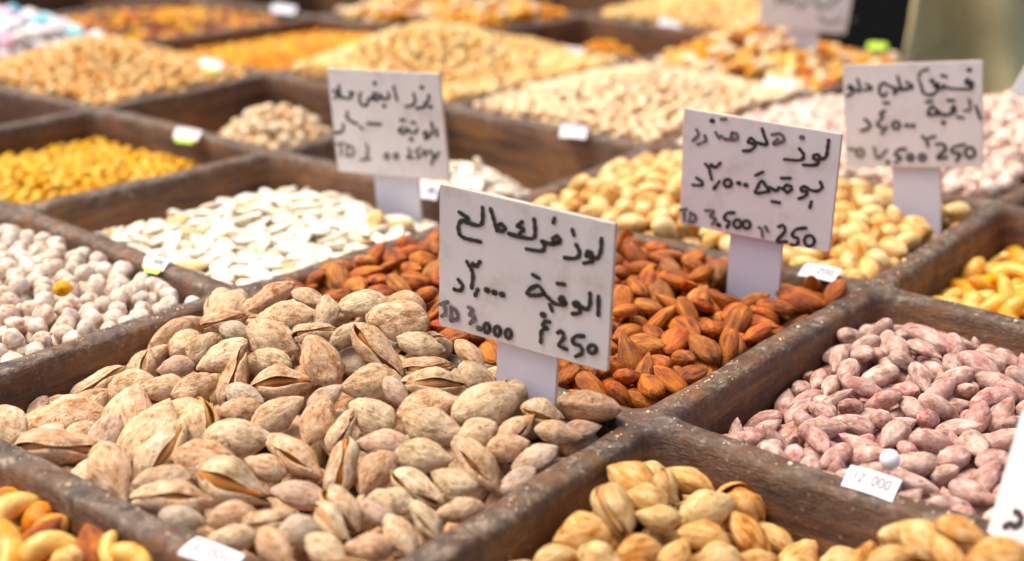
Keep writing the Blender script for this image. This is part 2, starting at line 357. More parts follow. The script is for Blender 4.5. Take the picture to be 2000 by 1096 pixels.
K['ias']=[VAR('almond_in_shell','almond',[m_shell(i,W=.0188,wr=.0020 if i%4==1 else .0010,tipk=1.2+.1*(i%4)) for i in range(11)],(.033,.020,.0145),7,'closed almond shell'),
 VAR('almond_in_shell','almond',[m_shell(40+i,'shellgray',.030,.018,.014) for i in range(3)],(.030,.018,.014),.8,'dusty grey shell'),
 VAR('cracked_almond','almond',[m_cracked(20+i,'shell',.035+.03*(i%3),.02*(i%2),W=.0188,T=.0145,wr=.0011) for i in range(6)],(.033,.020,.0155),2.2,'cracked shell',True,[('kernel',k) for k in inkern]),
 VAR('cracked_almond','almond',[m_cracked(70+i,'shell',.09,.02,W=.019) for i in range(2)],(.033,.020,.017),.3,'wide-open shell',True,[('kernel',k) for k in inkern])]
K['ias'].append(VAR('empty_half_shell','almond shell',[m_cracked(90+i,'shell',-.02,0,.028,.0185,.0145,.001,'empty_half_shell',(1,)) for i in range(3)],(.028,.0185,.010),.6,'empty half shell'))
K['iat']=[VAR('almond_in_shell','almond',[m_shell(140+i,'shelltan',.029,.0180,.0145,wr=.0008,tipk=1.3+.1*(i%4)) for i in range(7)],(.029,.0185,.0145),5,'closed tan shell'),
 VAR('cracked_almond','almond',[m_cracked(160+i,'shelltan',.05+.03*i,.01,.029,.0185,.0145,.0005) for i in range(3)],(.029,.0185,.0145),1.6,'cracked tan shell',True,[('kernel',k) for k in inkern])]
K['brown']=[VAR('almond','almond',[m_kernel(200+i) for i in range(10)],(.0238,.0132,.0087),1,'brown almond')]
K['pink']=[VAR('salted_almond','almond',[m_kernel(230+i,.0240,.0108,.0086,3,'pink','salted_almond',.0006) for i in range(9)],(.0238,.0110,.0088),1,'pink almond')]
K['chick']=[VAR('coated_chickpea','white chickpea',[m_ball(300+i,.0055,beak=.38,bump=.0013) for i in range(9)],(.0102,.0098,.0095),1,'white chickpea')]
K['ychick']=[VAR('roasted_chickpea','yellow chickpea',[m_ball(320+i,.0047,'yellow') for i in range(6)],(.0096,.0092,.009),1,'yellow chickpea')]
K['bchick']=[VAR('toasted_chickpea','beige chickpea',[m_ball(340+i,.0050,'beige') for i in range(5)],(.0102,.0098,.0095),1,'beige chickpea')]
K['hazel']=[VAR('hazelnut','nut',[m_ball(350+i,.0056,'pale','hazelnut',.15) for i in range(5)],(.0115,.011,.0105),1,'pale round nut')]
K['pump']=[VAR('pumpkin_seed','pumpkin seed',[m_seed(400+i) for i in range(7)],(.0215,.0128,.0046),6,'white seed'),
 VAR('pumpkin_seed','pumpkin seed',[m_seed(420+i,mat='seedtan') for i in range(3)],(.0215,.0128,.0046),.5,'toasted seed')]
K['gold']=[VAR('golden_nut','nut',[m_split(440+i) for i in range(8)],(.021,.0135,.0125),1,'golden nut')]
K['cash']=[VAR('cashew','cashew',[m_cashew(460+i,.029,.0060) for i in range(6)],(.029,.017,.012),4,'yellow cashew'),
 VAR('peanut','peanut',[m_ball(470+i,.0062,'orange','peanut',.1,sq=(1.25,.9,.9)) for i in range(3)],(.015,.011,.011),1,'orange nut')]
K['pea']=[VAR('blanched_peanut','pale peanut',[m_ball(480+i,.0048,'pale','peanut',.1,.0006,3,(1.45,1,.9)) for i in range(6)],(.0145,.0098,.0088),1,'pale peanut')]
K['rose']=[VAR('pistachio','pistachio',[m_split(500+i,'rose',.0165,.0115,.0108,'pistachio') for i in range(6)],(.0165,.0115,.0108),5,'rosy white pistachio'),
 VAR('pistachio','pistachio',[m_ball(510,.0055,'chick','pistachio',.05)],(.012,.011,.011),.4,'round whitish nut')]
K['tan']=[VAR('roasted_peanut','tan peanut',[m_ball(520+i,.0052,'tan','peanut',.1,.0008,3,(1.35,1,.9)) for i in range(6)],(.0145,.0105,.0095),6,'tan roasted peanut'),
 VAR('roasted_peanut','tan peanut',[m_ball(530+i,.0052,'beige','peanut',.1,.0008,3,(1.35,1,.9)) for i in range(3)],(.0145,.0105,.0095),2,'pale roasted peanut')]
K['or']=[VAR('coated_peanut','coated peanut',[m_ball(540+i,.0050,'orange','peanut',.1,.001,3,(1.25,1,.9)) for i in range(5)],(.013,.010,.0095),4,'orange coated peanut'),
 VAR('coated_peanut','coated peanut',[m_ball(550+i,.0050,'yellow','peanut',.1,.001,3,(1.25,1,.9)) for i in range(3)],(.013,.010,.0095),2,'yellow coated peanut')]
K['mixb']=[VAR('cashew','cashew',[m_cashew(560+i,.024,.0054,'cashew') for i in range(3)],(.024,.015,.010),2.6,'yellow cashew'),
 VAR('nut','nut',[m_ball(570+i,.0062,'orange','nut',.1,.0008,3,(1.4,1,.9)) for i in range(3)],(.018,.0125,.0115),2.2,'orange nut'),
 VAR('cashew','cashew',[m_cashew(580+i,.022,.0056,'pale') for i in range(3)],(.022,.015,.010),2.4,'pale plain cashew'),
 VAR('almond','almond',[m_kernel(590+i,sub=3) for i in range(2)],(.0238,.0132,.0087),.8,'brown almond')]
K['mixf']=[VAR('cashew','cashew',[m_cashew(600+i,.030,.0056,'cashew') for i in range(4)],(.028,.017,.012),3,'yellow cashew'),
 VAR('almond','almond',[m_kernel(610+i,.026,.0155,.010,4) for i in range(3)],(.026,.0155,.010),1.2,'brown almond'),
 VAR('pistachio','pistachio',[m_split(620+i,'beige',.0185,.0125,.012,'pistachio',4) for i in range(3)],(.0185,.0125,.012),1.4,'beige pistachio'),
 VAR('nut','nut',[m_ball(630+i,.0068,'orange','nut',.1,.0008,4,(1.25,1,.9)) for i in range(3)],(.017,.0135,.0125),1.4,'orange nut')]
K['rais']=[VAR('raisin','raisin',[m_ball(640+i,.0058,'raisin','raisin',.1,.0014,3,(1.4,1,.8)) for i in range(3)],(.016,.0115,.009),3,'dark raisin'),
 VAR('peanut','peanut',[m_ball(650+i,.0060,'orange','peanut',.1,.0008,3,(1.25,1,.9)) for i in range(3)],(.015,.012,.011),2,'orange nut'),
 VAR('chickpea','chickpea',[m_ball(655+i,.0058,'yellow','chickpea',.1,.0008,3) for i in range(2)],(.012,.0116,.0116),1.5,'yellow chickpea')]
K['candy']=[VAR('sugared_candy','candy',[m_ball(660+i,.0085,'candywhite','sugared_candy',0,.0008,3,(1.35,1,.8)) for i in range(3)],(.022,.017,.013),4,'white sugared candy'),
 VAR('sugared_candy','candy',[m_ball(665,.0085,'candyblue','sugared_candy',0,.0008,3,(1.35,1,.8))],(.022,.017,.013),.8,'pale blue sugared candy'),
 VAR('sugared_candy','candy',[m_ball(668,.0085,'candypink','sugared_candy',0,.0008,3,(1.35,1,.8))],(.022,.017,.013),.7,'pink sugared candy')]
# ------------------------------------------------------------------ heaps
def make_h(base,gs=(),ss=0,st=0):
    def h(s,t):
        z=base+ss*(s-.5)+st*(t-.5)
        for (a,b,amp,sx,sy) in gs: z=z+amp*np.exp(-((s-a)/sx)**2-((t-b)/sy)**2)
        return z
    return h
def rot_from(x,z):
    x=x/np.linalg.norm(x); y=np.cross(z,x); y/=np.linalg.norm(y); return np.stack([x,y,np.cross(x,y)],1)
def where(s,t):
    def band(x,lo,hi): return 'against '+lo if x<.16 else 'near '+lo if x<.38 else 'against '+hi if x>.84 else 'near '+hi if x>.62 else ''
    a=band(s,'lower-left rail','upper-right rail'); b=band(t,'lower-right rail','upper-left rail')
    return ', '.join(x for x in (a,b) if x) or 'centre of heap'
def leanw(ax):
    q=MC.T@ax; a=math.degrees(math.atan2(q[1],q[0]))%180
    if abs(q[2])>.8: return 'end-on'
    if a<20 or a>160: return 'level'
    if a<68: return 'rising rightwards'
    if a<112: return 'upright'
    return 'rising leftwards'
COUNT=[0]
def surf_hit(q,h,px,py):
    d=ray(px,py); k=0.3
    for i in range(900):
        p=CAM+d*k
        s,t=inv(q,p[:2]); s_=min(max(s,0),1); t_=min(max(t,0),1)
        if p[2]<max(float(h(s_,t_)),FLOOR+.006) : return p,s_,t_
        k+=.001
        if p[2]<FLOOR: return p,s_,t_
    return p,s_,t_
def fill(cell,kind,h,where_txt,noun,layers=2,hand=None,pack=.80,cap=300,wallpad=0,maxn=None,rnd=0,margin=120,tilt=.5,iters=36,special=None):
    rg=np.random.default_rng(1000+cell[0]*50+cell[1]*7+rnd); q=quad(cell); vs_=K[kind]
    W=np.array([v['w'] for v in vs_]); W=W/W.sum()
    side=np.linalg.norm(q[1]-q[0]); side2=np.linalg.norm(q[3]-q[0])
    mean=sum(w_*v['dims'][0]*v['dims'][1] for w_,v in zip(W,vs_)); thick=sum(w_*v['dims'][2] for w_,v in zip(W,vs_))
    dmin=math.sqrt(mean)*pack
    def normal(s,t):
        e=.03; a=np.append(bil(q,s+e,t)-bil(q,s-e,t),h(s+e,t)-h(s-e,t)); b=np.append(bil(q,s,t+e)-bil(q,s,t-e),h(s,t+e)-h(s,t-e))
        n=np.cross(a,b); n/=np.linalg.norm(n); return n if n[2]>0 else -n
    B=[]  # bodies: pos,rot,var index,mesh index,scale,layer,fixed
    def add(p,R,vi,mi,sc,lay,fix,kid=None): B.append(dict(p=np.array(p),R=R,vi=vi,mi=mi,sc=sc,lay=lay,fix=fix,zt=p[2]))
    if hand:
        for it in hand:
            px,py,ln,ang,vi=it[:5]
            v=vs_[vi]; th=v['dims'][2]
            p,s,t=surf_hit(q,h,px,py); dist=np.linalg.norm(p-CAM); n=normal(s,t)
            vd=(CAM-p)/dist; n2=n*.55+vd*.45; n2/=np.linalg.norm(n2)
            a=math.radians(ang); wd=MC@np.array([math.cos(a),math.sin(a),0])
            ax=np.cross(n2,np.cross(-vd,wd)); ax/=np.linalg.norm(ax)
            if ax@wd<0: ax=-ax
            fore=math.sqrt(max(.15,1-(ax@vd)**2)); L=ln/FPX*dist/fore; sc=min(max(L/v['dims'][0],.66),1.18)
            if rg.random()<.5 and not v['openy']: ax=-ax
            if v['openy']:
                R=rot_from(ax,n2); roll=math.radians(rg.uniform(-20,35)-70)   # open side (+y) turned up and to the viewer
            else: R=rot_from(ax,n2); roll=rg.uniform(-.75,.75)
            c,s_=math.cos(roll),math.sin(roll); R=R@np.array([[1,0,0],[0,c,-s_],[0,s_,c]]) if not v['openy'] else R@np.array([[1,0,0],[0,math.cos(roll+math.pi),-math.sin(roll+math.pi)],[0,math.sin(roll+math.pi),math.cos(roll+math.pi)]])
            if v['openy'] and (R[:,1]@n2)<0: R=R@np.diag([1,-1,-1])
            add(p+vd*0.0-n*th*.12,R,vi,int(rg.integers(len(v['meshes']))),sc,0,.9)
    for lay in range(layers):
        P=[b['p'] for b in B if b['lay']==lay]; P=np.array(P) if P else np.zeros((0,3))
        area=side*side2; ntry=int(area/(dmin**2)*14); ins=(.0095+thick*.45+wallpad)
        cnt=0
        for _ in range(ntry):
            s,t=rg.uniform(ins/side,1-ins/side),rg.uniform(ins/side2,1-ins/side2)
            z=float(h(s,t))-thick*.5-lay*thick*.78
            if z<FLOOR+thick*.4:
                if lay>0 or z<FLOOR-.004: continue
                z=FLOOR+thick*.5
            p=np.append(bil(q,s,t),z)
            dd=dmin*(1.0 if not (hand and lay==0) else .95)
            if len(P) and (np.sum((P-p)**2,1)<dd*dd).any(): continue
            P=np.vstack([P,p]); n=normal(s,t)+rg.normal(0,tilt*.35,3); n/=np.linalg.norm(n)
            a=rg.normal(0,1,3); a-=n*(a@n); a/=np.linalg.norm(a)
            a=a+n*rg.normal(0,tilt*.45); a/=np.linalg.norm(a); n=n-a*(n@a); n/=np.linalg.norm(n)
            vi=int(rg.choice(len(vs_),p=W)); R=rot_from(a,n); v=vs_[vi]
            if v['openy']:
                R=R@np.array([[1,0,0],[0,0,-1],[0,1,0]])
                if R[2,1]<0: R=R@np.diag([1,-1,-1])
            add(p,R,vi,int(rg.integers(len(v['meshes']))),rg.uniform(.88,1.1),lay,.25 if lay else .0)
            cnt+=1
            if maxn and cnt>=maxn: break
    # relax: each nut is three beads on its long axis, pushed apart without losing its shape
    n=len(B)
    if n==0: return []
    pos=np.array([b['p'] for b in B]); Rm=np.array([b['R'] for b in B]); fix=np.array([b['fix'] for b in B])
    dims=np.array([vs_[b['vi']]['dims'] for b in B])*np.array([b['sc'] for b in B])[:,None]
    rm=(dims[:,1]+dims[:,2])/4*.96; off=np.maximum(dims[:,0]/2-rm*.82,0)
    rad=np.stack([rm*.82,rm,rm*.82],1); lo=np.stack([-off,0*off,off],1)
    zt=pos[:,2].copy(); pos0=pos.copy()
    reach=dims[:,0].max()*1.15
    ii,jj=[],[]
    for i in range(n):
        k=np.where(np.sum((pos[i+1:]-pos[i])**2,1)<reach**2)[0]+i+1; ii.append(np.full(len(k),i)); jj.append(k)
    ii=np.concatenate(ii); jj=np.concatenate(jj)
    qn=[]
    for k in range(4):
        a,b=q[k],q[(k+1)%4]; nn=np.array([-(b[1]-a[1]),b[0]-a[0]]); nn/=np.linalg.norm(nn)
        if nn@(sum(q)/4-a)<0: nn=-nn
        qn.append((a,nn))
    for it in range(iters):
        S=pos[:,None,:]+lo[:,:,None]*Rm[:,None,:,0]
        dsp=np.zeros_like(S); cn=np.zeros((n,3))
        for a in range(3):
            for b in range(3):
                d=S[ii,a]-S[jj,b]; L=np.linalg.norm(d,axis=1)+1e-9; pen=rad[ii,a]+rad[jj,b]-L; k=pen>0
                if not k.any(): continue
                u=d[k]/L[k][:,None]*pen[k][:,None]*.5
                wi=(1-fix[ii[k]]*.75)[:,None]; wj=(1-fix[jj[k]]*.75)[:,None]
                np.add.at(dsp,(ii[k],a),u*wi); np.add.at(cn,(ii[k],a),1); np.add.at(dsp,(jj[k],b),-u*wj); np.add.at(cn,(jj[k],b),1)
        # walls and floor
        for (a,nn) in qn:
            d=(S[:,:,:2]-a)@nn-(.0090+rad*.95); k=(d<0)&(S[:,:,2]<.004)
            dsp[k,:2]+=(-d[k])[:,None]*nn; cn[k]+=1
        d=S[:,:,2]-rad-FLOOR; k=d<0; dsp[k,2]+=-d[k]; cn[k]+=1
        tot=cn.sum(1); sc=1/np.maximum(tot,1)**.6
        mv=dsp.sum(1)*sc[:,None]*.8; pos+=mv
        r=lo[:,:,None]*Rm[:,None,:,0]; tq=np.cross(r,dsp).sum(1); I=(lo**2).sum(1)*1.0+1e-6
        w_=tq/I[:,None]*.35*(1-fix*.8)[:,None]; an=np.linalg.norm(w_,axis=1); an_=np.minimum(an,.12)
        for i in np.where(an_>1e-4)[0]:
            Rm[i]=np.array(Matrix.Rotation(float(an_[i]),3,Vector(w_[i])))@Rm[i]
        pos[:,2]+=(zt-pos[:,2])*.10
    # nothing stands where the stakes of the signs go in
    STK=[(at(x,y,z),hw) for x,y,z,hw in ((1025,792,.004,.0155),(1470,520,.012,.016),(1790,395,.010,.018),(772,408,-.004,.017))]
    gone={i for i in range(n) for p,hw in STK if abs(pos[i][0]-p[0])<hw+(.002 if kind=='ias' else .006) and abs(pos[i][1]-p[1])<(rm[i]*.62 if kind=='ias' else (off[i]*abs(Rm[i][1,0])+rm[i])*1.1+.005)}
    # build
    out=[]; order=[]
    for i,b in enumerate(B):
        if i in gone: continue
        x,y,dp=project(pos[i]); inf=(-margin<x<2000+margin and -margin<y<1096+margin)
        order.append((0 if (-30<x<2030 and -30<y<1126) else 1,b['lay'],dp,i,inf))
    order.sort(); indiv=[o[3] for o in order[:cap] if o[4]]; got=set(indiv); rest=[o[3] for o in order if o[3] not in got]
    vis_rest=[i for i in rest if -260<project(pos[i])[0]<2260 and -260<project(pos[i])[1]<1356]
    for i in indiv:
        b=B[i]; v=vs_[b['vi']]; me=v['meshes'][b['mi']]
        o=bpy.data.objects.new(v['name'],me); COL.objects.link(o)
        m=Matrix(Rm[i].tolist()).to_4x4(); m.translation=Vector(pos[i]); s_=b['sc']
        o.matrix_world=m@Matrix.Diagonal((s_,s_*rg.uniform(.93,1.07),s_*rg.uniform(.93,1.07),1))
        s,t=inv(q,pos[i][:2])
        size='small ' if s_<.93 else 'large ' if s_>1.04 else ''
        parts=[where(s,t)]
        if v['dims'][0]/v['dims'][1]>1.2: parts.insert(0,leanw(Rm[i][:,0]))
        lab=f"{size}{v['word']} {where_txt}, "+', '.join(parts)
        if b['lay']>0: lab+=', half-buried'
        wl=lab.split()
        if len(wl)>16 and b['lay']>0: lab=lab[:-len(', half-buried')]
        if len(lab.split())>16: lab=f"{size}{v['word']} {where_txt}, "+parts[-1]
        tag(o,lab,v['cat'],noun)
        if v['kids']:
            nm,km=v['kids'][int(rg.integers(len(v['kids'])))]; k=bpy.data.objects.new(nm,km); COL.objects.link(k); k.parent=o
            k.location=(0,.0008,0)
        out.append(o); COUNT[0]+=1
    if vis_rest:
        VV=[];FF=[];AA=[];mats=[];MI=[];base=0
        for i in vis_rest:
            b=B[i]; v=vs_[b['vi']]; me=v['meshes'][b['mi']]
            key=me.name
            if key not in _cache:
                co=np.empty(len(me.vertices)*3); me.vertices.foreach_get('co',co); _cache[key]=(co.reshape(-1,3),[tuple(p.vertices) for p in me.polygons],[p.material_index for p in me.polygons])
            co,fs,pm=_cache[key]; VV.append((co*b['sc'])@Rm[i].T+pos[i]); FF+= [tuple(x+base for x in f) for f in fs]
            mid={}
            for k_,mm in enumerate(me.materials):
                if mm not in mats: mats.append(mm)
                mid[k_]=mats.index(mm)
            MI+=[mid[x] for x in pm]; AA.append(np.full(len(co),rg.random())); base+=len(co)
        nm=vs_[0]['name']+'_heap'; me=bpy.data.meshes.new(nm); me.from_pydata(np.concatenate(VV).tolist(),[],FF); me.update()
        for mm in mats: me.materials.append(mm)
        me.polygons.foreach_set('material_index',MI); me.polygons.foreach_set('use_smooth',[True]*len(FF))
        a_=me.attributes.new('rnd','FLOAT','POINT'); a_.data.foreach_set('value',np.concatenate(AA))
        o=bpy.data.objects.new(nm,me); COL.objects.link(o); tag(o,f"rest of the heap of {noun}",vs_[0]['cat']+' heap',None,'stuff')
    return out
_cache={}
HEAPS={
 (0,1):make_h(-.005,[(.90,.62,.036,.30,.32),(.75,.10,.006,.25,.2),(.32,1.0,-.018,.42,.20),(.4,0,-.006,.4,.12),(.88,.16,.009,.14,.14)]),
 (-1,1):make_h(-.018,[(.72,.88,.017,.26,.15),(.88,.42,.030,.15,.13),(1.0,.64,-.016,.25,.09),(.3,.5,.006,.3,.3)]),
 (0,0):make_h(-.012,[(.5,.5,.006,.5,.5)]),
 (-1,2):make_h(-.008,[(.72,.80,.010,.2,.16),(.5,.45,.006,.3,.3),(.35,1.04,-.028,.42,.14),(1.04,.5,-.022,.14,.9)]),
 (-1,3):make_h(-.013,[(.5,.3,.016,.5,.5),(.5,1.05,-.02,.9,.2)]),
 (0,2):make_h(.000,[(.5,.6,.012,.4,.4)]),
 (0,3):make_h(.000,[(.5,.55,.026,.36,.36)]),
 (0,4):make_h(.004,[(.75,.2,.030,.35,.35),(.4,.6,.008,.3,.4)]),
 (1,1):make_h(-.006,[(.6,.5,.008,.5,.5)]),
 (1,2):make_h(-.006,[(.60,.42,.006,.3,.3),(1.06,.5,-.034,.20,.9),(.5,1.08,-.040,.9,.26)]),
 (1,3):make_h(-.078,[(.32,.40,.076,.34,.34)]),
 (1,4):make_h(.002,[(.48,.48,.026,.34,.36)]),
 (1,5):make_h(-.002,[(.45,.55,.042,.32,.34)]),
 (2,2):make_h(-.022,[(.35,.45,.014,.35,.4)]),
 (2,3):make_h(-.080,[(.48,.48,.084,.34,.32)]),
 (2,4):make_h(.002,[(.42,.62,.040,.36,.32)]),
 (2,5):make_h(-.082,[(.36,.44,.080,.34,.30)]),
 (2,6):make_h(.002,[(.5,.5,.022,.4,.4)]),
 (3,3):make_h(.000,[(.5,.55,.034,.36,.36)]),
 (3,4):make_h(-.016,[(.5,.4,.012,.5,.4)]),
 (3,5):make_h(.002,[(.5,.5,.036,.4,.4)]),
 (3,6):make_h(-.050),
 (4,3):make_h(.006,[(.6,.4,.034,.4,.4)]),
 (4,4):make_h(-.010,[(.35,.5,.022,.4,.4)]),
 (4,5):make_h(-.03),
 (4,2):make_h(-.02),
 (5,3):make_h(.0,[(.5,.5,.02,.4,.4)]),
 (5,4):make_h(-.01),
}
# the nuts lying on top of the front heap: image position, apparent length, direction, kind (0 closed 1 grey 2 cracked 3 wide open)
F1=[(18,765,60,60,1),(80,765,88,-8,2),(182,742,118,35,2),(128,817,148,8,0),(243,806,135,78,0),(28,842,108,-50,0),(98,886,158,-2,2),(292,838,172,55,0),(326,868,125,55,2),
(383,826,120,86,3),(213,918,122,-65,0),(315,935,122,5,0),(340,972,150,0,2),(420,900,130,-10,0),(448,938,150,-22,3),(463,853,138,0,0),(458,802,98,4,0),(456,736,110,72,2),
(548,745,125,8,3),(560,800,125,32,0),(618,812,104,68,0),(510,905,92,-20,0),(575,888,122,-35,2),(668,900,108,80,2),(590,962,118,-12,1),(445,1010,84,5,0),(528,1010,92,10,2),
(672,990,104,-55,2),(600,1022,60,10,1),(520,1062,95,-50,0),(358,1017,84,-5,1),(632,1020,92,-52,2),(640,1076,92,-40,0),(343,708,66,10,1),(285,712,66,76,2),(438,618,86,15,2),(458,642,66,-10,1),
(387,676,76,50,0),(432,692,118,30,0),(520,702,78,-20,0),(566,614,104,5,0),(530,660,112,-30,0),(605,577,80,-20,0),(642,612,60,80,0),(622,697,118,-60,0),(614,645,68,10,2),
(710,586,114,5,0),(785,590,66,-15,0),(763,625,136,0,0),(822,667,98,-15,0),(738,680,122,-50,2),(695,645,70,30,0),(840,716,98,6,2),(925,692,84,-50,0),(713,750,122,5,0),(848,744,126,5,3),
(842,787,126,12,0),(725,805,108,-25,0),(855,831,126,-20,0),(958,788,160,22,0),(750,860,112,-5,1),(832,885,112,-5,0),(740,918,96,52,0),(945,905,132,-50,2),(822,942,104,-35,2),
(882,935,98,-15,0),(770,973,84,-15,0),(898,992,92,10,0),(783,1037,88,-55,0),(722,1063,108,0,0),(838,1015,88,-52,2),(730,1003,66,-30,1),(1095,835,100,-10,0),(1055,892,104,25,1),
(1172,842,64,5,1),(1052,800,66,-20,2),(985,862,90,15,0),(665,838,74,60,2),(905,740,90,-30,0),(150,850,80,30,0),(190,850,90,60,1),(485,765,80,-20,1),(380,745,100,20,0),(1000,835,60,40,2),(930,845,90,30,0),
(1010,930,70,30,1),(430,1060,80,10,0),(250,740,90,15,0),(320,760,100,10,0),(640,770,70,30,1),(790,760,60,-50,1)]
fill((0,1),'ias',HEAPS[(0,1)],'in large front heap','salted almonds in the shell',3,F1,.80,300,tilt=.7)
F2=[(1217,922,108,-35,0),(1198,990,110,-68,1),(1140,1035,122,5,0),(1262,968,94,-15,0),(1344,930,96,-25,0),(1391,992,112,20,0),(1465,1045,114,-52,0),(1535,1058,98,-35,0),(1290,950,66,-70,1),
(1302,1012,92,-10,0),(1694,1030,134,-33,1),(1798,1053,98,-32,0),(1873,1034,98,-20,0),(1643,1074,88,30,0),(1745,1080,92,20,0),(1858,1082,70,-50,0),(1362,1035,100,-15,0),(1250,1075,95,10,0),(1170,1085,95,-20,0),
(1410,1085,95,5,0),(1080,1082,95,15,0),(1310,1080,90,60,1),(1940,1085,110,10,0),(1480,1095,90,10,0),(1570,1090,90,40,0)]
fill((-1,1),'iat',HEAPS[(-1,1)],'in lower-right bin','tan almonds in the shell',2,F2,.80,300,tilt=.7)
F3=[(45,1000,120,38,0),(165,985,72,20,2),(198,1062,92,-60,1),(80,1040,86,38,1),(15,1065,120,-70,0),(285,1078,84,-60,0),(18,965,56,20,3),(110,1065,110,10,0),(105,1000,56,60,3),(130,1085,60,10,2),(225,1075,80,-50,0)]
fill((0,0),'mixf',HEAPS[(0,0)],'in lower-left bin','mixed nuts of the lower left bin',3,F3,.8,300,tilt=.8)
fill((-1,2),'pink',HEAPS[(-1,2)],'in right-hand bin','pink salted almonds',3,None,.80,300,tilt=.8)
fill((-1,3),'cash',HEAPS[(-1,3)],'in far-right bin','curried cashews',2,None,.78,70,tilt=.8)
fill((0,2),'brown',HEAPS[(0,2)],'behind front sign','brown almonds',2,None,.76,300,tilt=.8)
fill((0,3),'gold',HEAPS[(0,3)],'around middle-right sign','golden nuts',2,None,.80,300,tilt=.8)
fill((0,4),'rose',HEAPS[(0,4)],'behind right sign','rosy white pistachios',2,None,.80,300,tilt=.8)
fill((1,1),'chick',HEAPS[(1,1)],'in the left bin','white coated chickpeas',2,None,1.04,300)
fill((1,2),'pump',HEAPS[(1,2)],'before left sign','white pumpkin seeds',4,None,.72,250,tilt=.55,iters=8)
fill((1,3),'pump',HEAPS[(1,3)],'in near-empty bin behind left sign','last white pumpkin seeds',4,None,.70,45,tilt=.6,iters=8)
fill((1,4),'pea',HEAPS[(1,4)],'in big pale heap','pale blanched peanuts',2,None,.86,300)
fill((1,5),'mixb',HEAPS[(1,5)],'under rear sign','orange and white mixed nuts',2,None,.78,210,tilt=.8)
fill((2,2),'ychick',HEAPS[(2,2)],'in yellow heap','yellow roasted chickpeas',2,None,.92,300)
fill((2,3),'hazel',HEAPS[(2,3)],'in small heap by left sign','pale round nuts in the small heap',3,None,.9,300)
fill((2,4),'tan',HEAPS[(2,4)],'in heap above left sign','tan roasted peanuts',2,None,.84,200)
fill((2,5),'or',HEAPS[(2,5)],'in near-empty rear bin','last orange peanuts',2,None,.86,80)
fill((2,6),'tan',HEAPS[(2,6)],'left of rear sign','tan peanuts at the top right',2,None,.84,90)
fill((3,3),'bchick',HEAPS[(3,3)],'in upper-left beige heap','beige roasted chickpeas',2,None,.92,300)
fill((3,4),'or',HEAPS[(3,4)],'in upper-left orange heap','orange coated peanuts',2,None,.86,150)
fill((3,5),'mixb',HEAPS[(3,5)],'in top-centre heap','mixed nuts at the top centre',2,None,.78,140,tilt=.8)
fill((4,3),'candy',HEAPS[(4,3)],'at upper-left edge','sugared candies',2,None,.8,300)
fill((4,4),'rais',HEAPS[(4,4)],'in upper-left bin','raisins and nuts',2,None,.84,300)
fill((5,3),'or',HEAPS[(5,3)],'in topmost left bin','orange peanuts at the top left',2,None,.86,50)
print('NUTS',COUNT[0],'t',round(time.time()-T0,1))
# ------------------------------------------------------------------ price signs
def ribbon(pts,w,frame,closed=False):
    # smooth marker stroke in board coordinates -> flat ribbon with round ends
    P=[np.array(p,float) for p in pts]
    if len(P)==1: P=[P[0],P[0]+np.array([w*.25,0])]
    if closed: ext=[P[-1]]+P+[P[0],P[1]]
    else: ext=[2*P[0]-P[1]]+P+[2*P[-1]-P[-2]]
    C=[]
    for i in range(1,len(ext)-2):
        a,b,c,d=ext[i-1:i+3]
        for k in range(6):
            t=k/6; C.append(.5*((2*b)+(-a+c)*t+(2*a-5*b+4*c-d)*t*t+(-a+3*b-3*c+d)*t**3))
    C.append(ext[-2]); V=[];F=[]
    n=len(C)
    for i,p in enumerate(C):
        tg=C[min(i+1,n-1)]-C[max(i-1,0)]; L=np.linalg.norm(tg)+1e-12; nn=np.array([-tg[1],tg[0]])/L
        ww=w/2*(1+.16*math.sin(i*1.3+p[0]*900)); V+=[p+nn*ww,p-nn*ww]
        if i: F.append((2*i-2,2*i-1,2*i+1,2*i))
    for e,idx in ((0,0),(n-1,2*(n-1))):
        p=C[e]; b=len(V); V.append(p)
        tg=(C[0]-C[min(1,n-1)]) if e==0 else (C[-1]-C[-2]); a0=math.atan2(tg[1],tg[0])
        for k in range(9): a=a0-math.pi/2+math.pi*k/8; V.append(p+np.array([math.cos(a),math.sin(a)])*w/2)
        for k in range(8): F.append((b,b+1+k,b+2+k))
    return V,F
def best_plane(corners,base,prior_yaw=0,lean0=0,wy=.0):
    best=None
    for yw in range(-60,61,3):
        for ln in range(-24,25,3):
            y,l=math.radians(yw),math.radians(ln)
            n=np.array([math.sin(y)*math.cos(l),-math.cos(y)*math.cos(l),math.sin(l)])
            P=[]
            for c in corners:
                d=ray(*c); P.append(CAM+d*((base-CAM)@n)/(d@n))
            e=[P[(i+1)%4]-P[i] for i in range(4)]; L=[np.linalg.norm(x) for x in e]
            cost=sum(((e[i]@e[(i+1)%4])/(L[i]*L[(i+1)%4]))**2 for i in range(4))+((L[0]-L[2])/L[0])**2*2+((L[1]-L[3])/L[1])**2*2
            cost+=.00004*(ln-lean0)**2+.000008*(yw-prior_yaw)**2
            if best is None or cost<best[0]: best=(cost,n,P,yw,ln)
    return best
